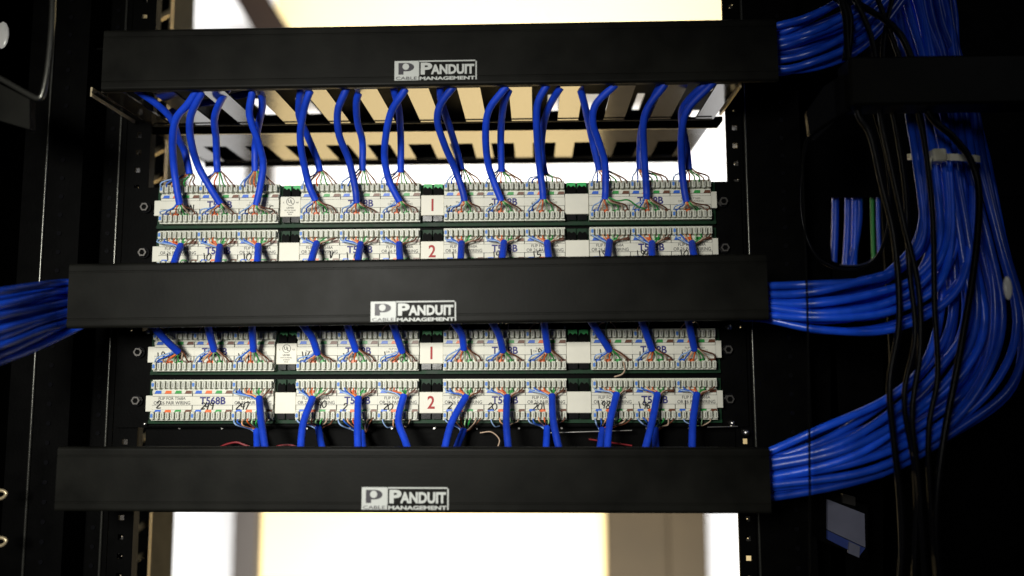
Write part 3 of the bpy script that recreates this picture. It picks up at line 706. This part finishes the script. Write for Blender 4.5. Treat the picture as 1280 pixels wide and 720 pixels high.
# white tie round the trunk
root = tag(empty('cable_tie', P(1198, 194, -.06)), 'white nylon tie strapped round the upright blue bundle', 'cable tie'); o = root.location
mb = MB(); N = 28; vs = []; cx = 0; ax = (P(1233, 194, -.045)-P(1163, 194, -.045)).x/2
for k in range(N):
    a = 2*math.pi*k/N
    for dz, rr in ((-.0024, 1), (.0024, 1), (.0024, 1.05), (-.0024, 1.05)):
        vs.append((ax*rr*math.cos(a), .022+.030*rr*math.sin(a), dz+.27*(.022+.030*math.sin(a))-.0022-ax*math.cos(a)*.08))
fs = []
for k in range(N):
    a = 4*k; b = 4*((k+1) % N)
    for j in range(4): fs.append((a+j, a+(j+1) % 4, b+(j+1) % 4, b+j))
mb.add(vs, fs, M['tie']); mb.build('strap', root)
mb = MB(); a = P(1164, 203, -.07)-o; b = P(1180, 187, -.07)-o; mb.cbox(a.x, b.x, -.014, -.004, a.z, b.z, M['tie'], .001); mb.build('tie_head', root)
mb = MB(); pp = smooth([P(x, y, -.075)-o for x, y in [(1165, 196), (1162, 204), (1163, 212)]]); mb.tube(pp, .001, M['tie'], 6); mb.build('tie_tail', root)
# white spots: a cut tie end, and a blob imitating light through an opening
for x, y, rx, rz, Y, l in [(1259.5, 360, .0030, .0078, -.09, 'small white tie end on the outermost blue cable at right'), (3, 44, .0055, .0110, -.03, 'white blob imitating light through an opening at the upper left edge')]:
    mb = MB(); vs = []; ns, nr = 12, 7
    for i in range(nr):
        b = -math.pi/2+math.pi*i/(nr-1)
        for k in range(ns):
            a = 2*math.pi*k/ns; vs.append((rx*math.cos(a)*max(.05, math.cos(b)), .0015*math.sin(a)*max(.05, math.cos(b)), rz*math.sin(b)))
    mb.add(vs, [(i*ns+k, i*ns+(k+1) % ns, (i+1)*ns+(k+1) % ns, (i+1)*ns+k) for i in range(nr-1) for k in range(ns)], M['spot'], True)
    o = mb.build('white_spot'); o.location = P(x, y, Y); tag(o, l, 'cable tie')
# grey jack module at lower right
root = tag(empty('wall_socket', P(1057, 655, -.01)), 'small pale socket with blue strip, blurred below the right bundle', 'socket'); o = root.location
def quad(name, c, y0, y1, m):
    q = [P(x, y, -.01)-o for x, y in c]; mb = MB(); mb.prism([(p.x, p.z) for p in q][::-1], y0, y1, m); return mb.build(name, root)
quad('housing', [(1026, 612), (1086, 634), (1086, 700), (1026, 676)], .002, .02, M['black'])
quad('face_plate', [(1034, 624), (1080, 642), (1081, 684), (1034, 662)], -.001, .0018, M['card'])
quad('blue_strip', [(1034, 663), (1081, 685), (1074, 694), (1034, 674)], -.001, .0018, mat('dark_blue_strip', (.03, .05, .2), .4))
quad('lower_tab', [(1060, 676), (1073, 682), (1072, 696), (1058, 690)], -.003, -.0012, M['card'])
quad('top_clip', [(1052, 617), (1068, 621), (1068, 632), (1052, 628)], -.002, .0018, M['nut'])

# left side ring and guard
root = tag(empty('guide_ring', P(60, 60, -.12)), 'black guide ring at the upper left, its rod made paler for grazing light', 'guide ring'); o = root.location
mb = MB(); pp = smooth([P(x, y, -.12)-o for x, y in [(67, -30), (65, 30), (60, 85), (54, 116), (48, 123), (34, 117), (0, 98), (-40, 78)]]); mb.tube(pp, .0019, M['satin'], 10); mb.build('ring_rod', root)  # rod of a black ring, paler metal imitates grazing light
mb = MB(); q = [P(x, y, -.11)-o for x, y in [(-40, 85), (0, 105), (44, 128), (44, 165), (0, 152), (-40, 140)]]; mb.prism([(p.x, p.z) for p in q][::-1], .004, .010, M['cover']); mb.build('guard_plate', root)
for y, l in [(617, 'upper small brass hook imitating a yellowish glint at the left edge'), (676, 'lower small brass hook imitating a yellowish glint at the left edge')]:  # small hooks added to imitate yellowish glints
    pp = smooth([P(x, yy, -.05) for x, yy in [(-10, y-2), (2, y-4), (8, y), (2, y+6), (-8, y+5)]]); mb = MB(); mb.tube([p-pp[0] for p in pp], .0013, M['brass'], 8); o = mb.build('glint_hook'); o.location = pp[0]; tag(o, l, 'hook', 'brass hooks imitating glints at the left edge')
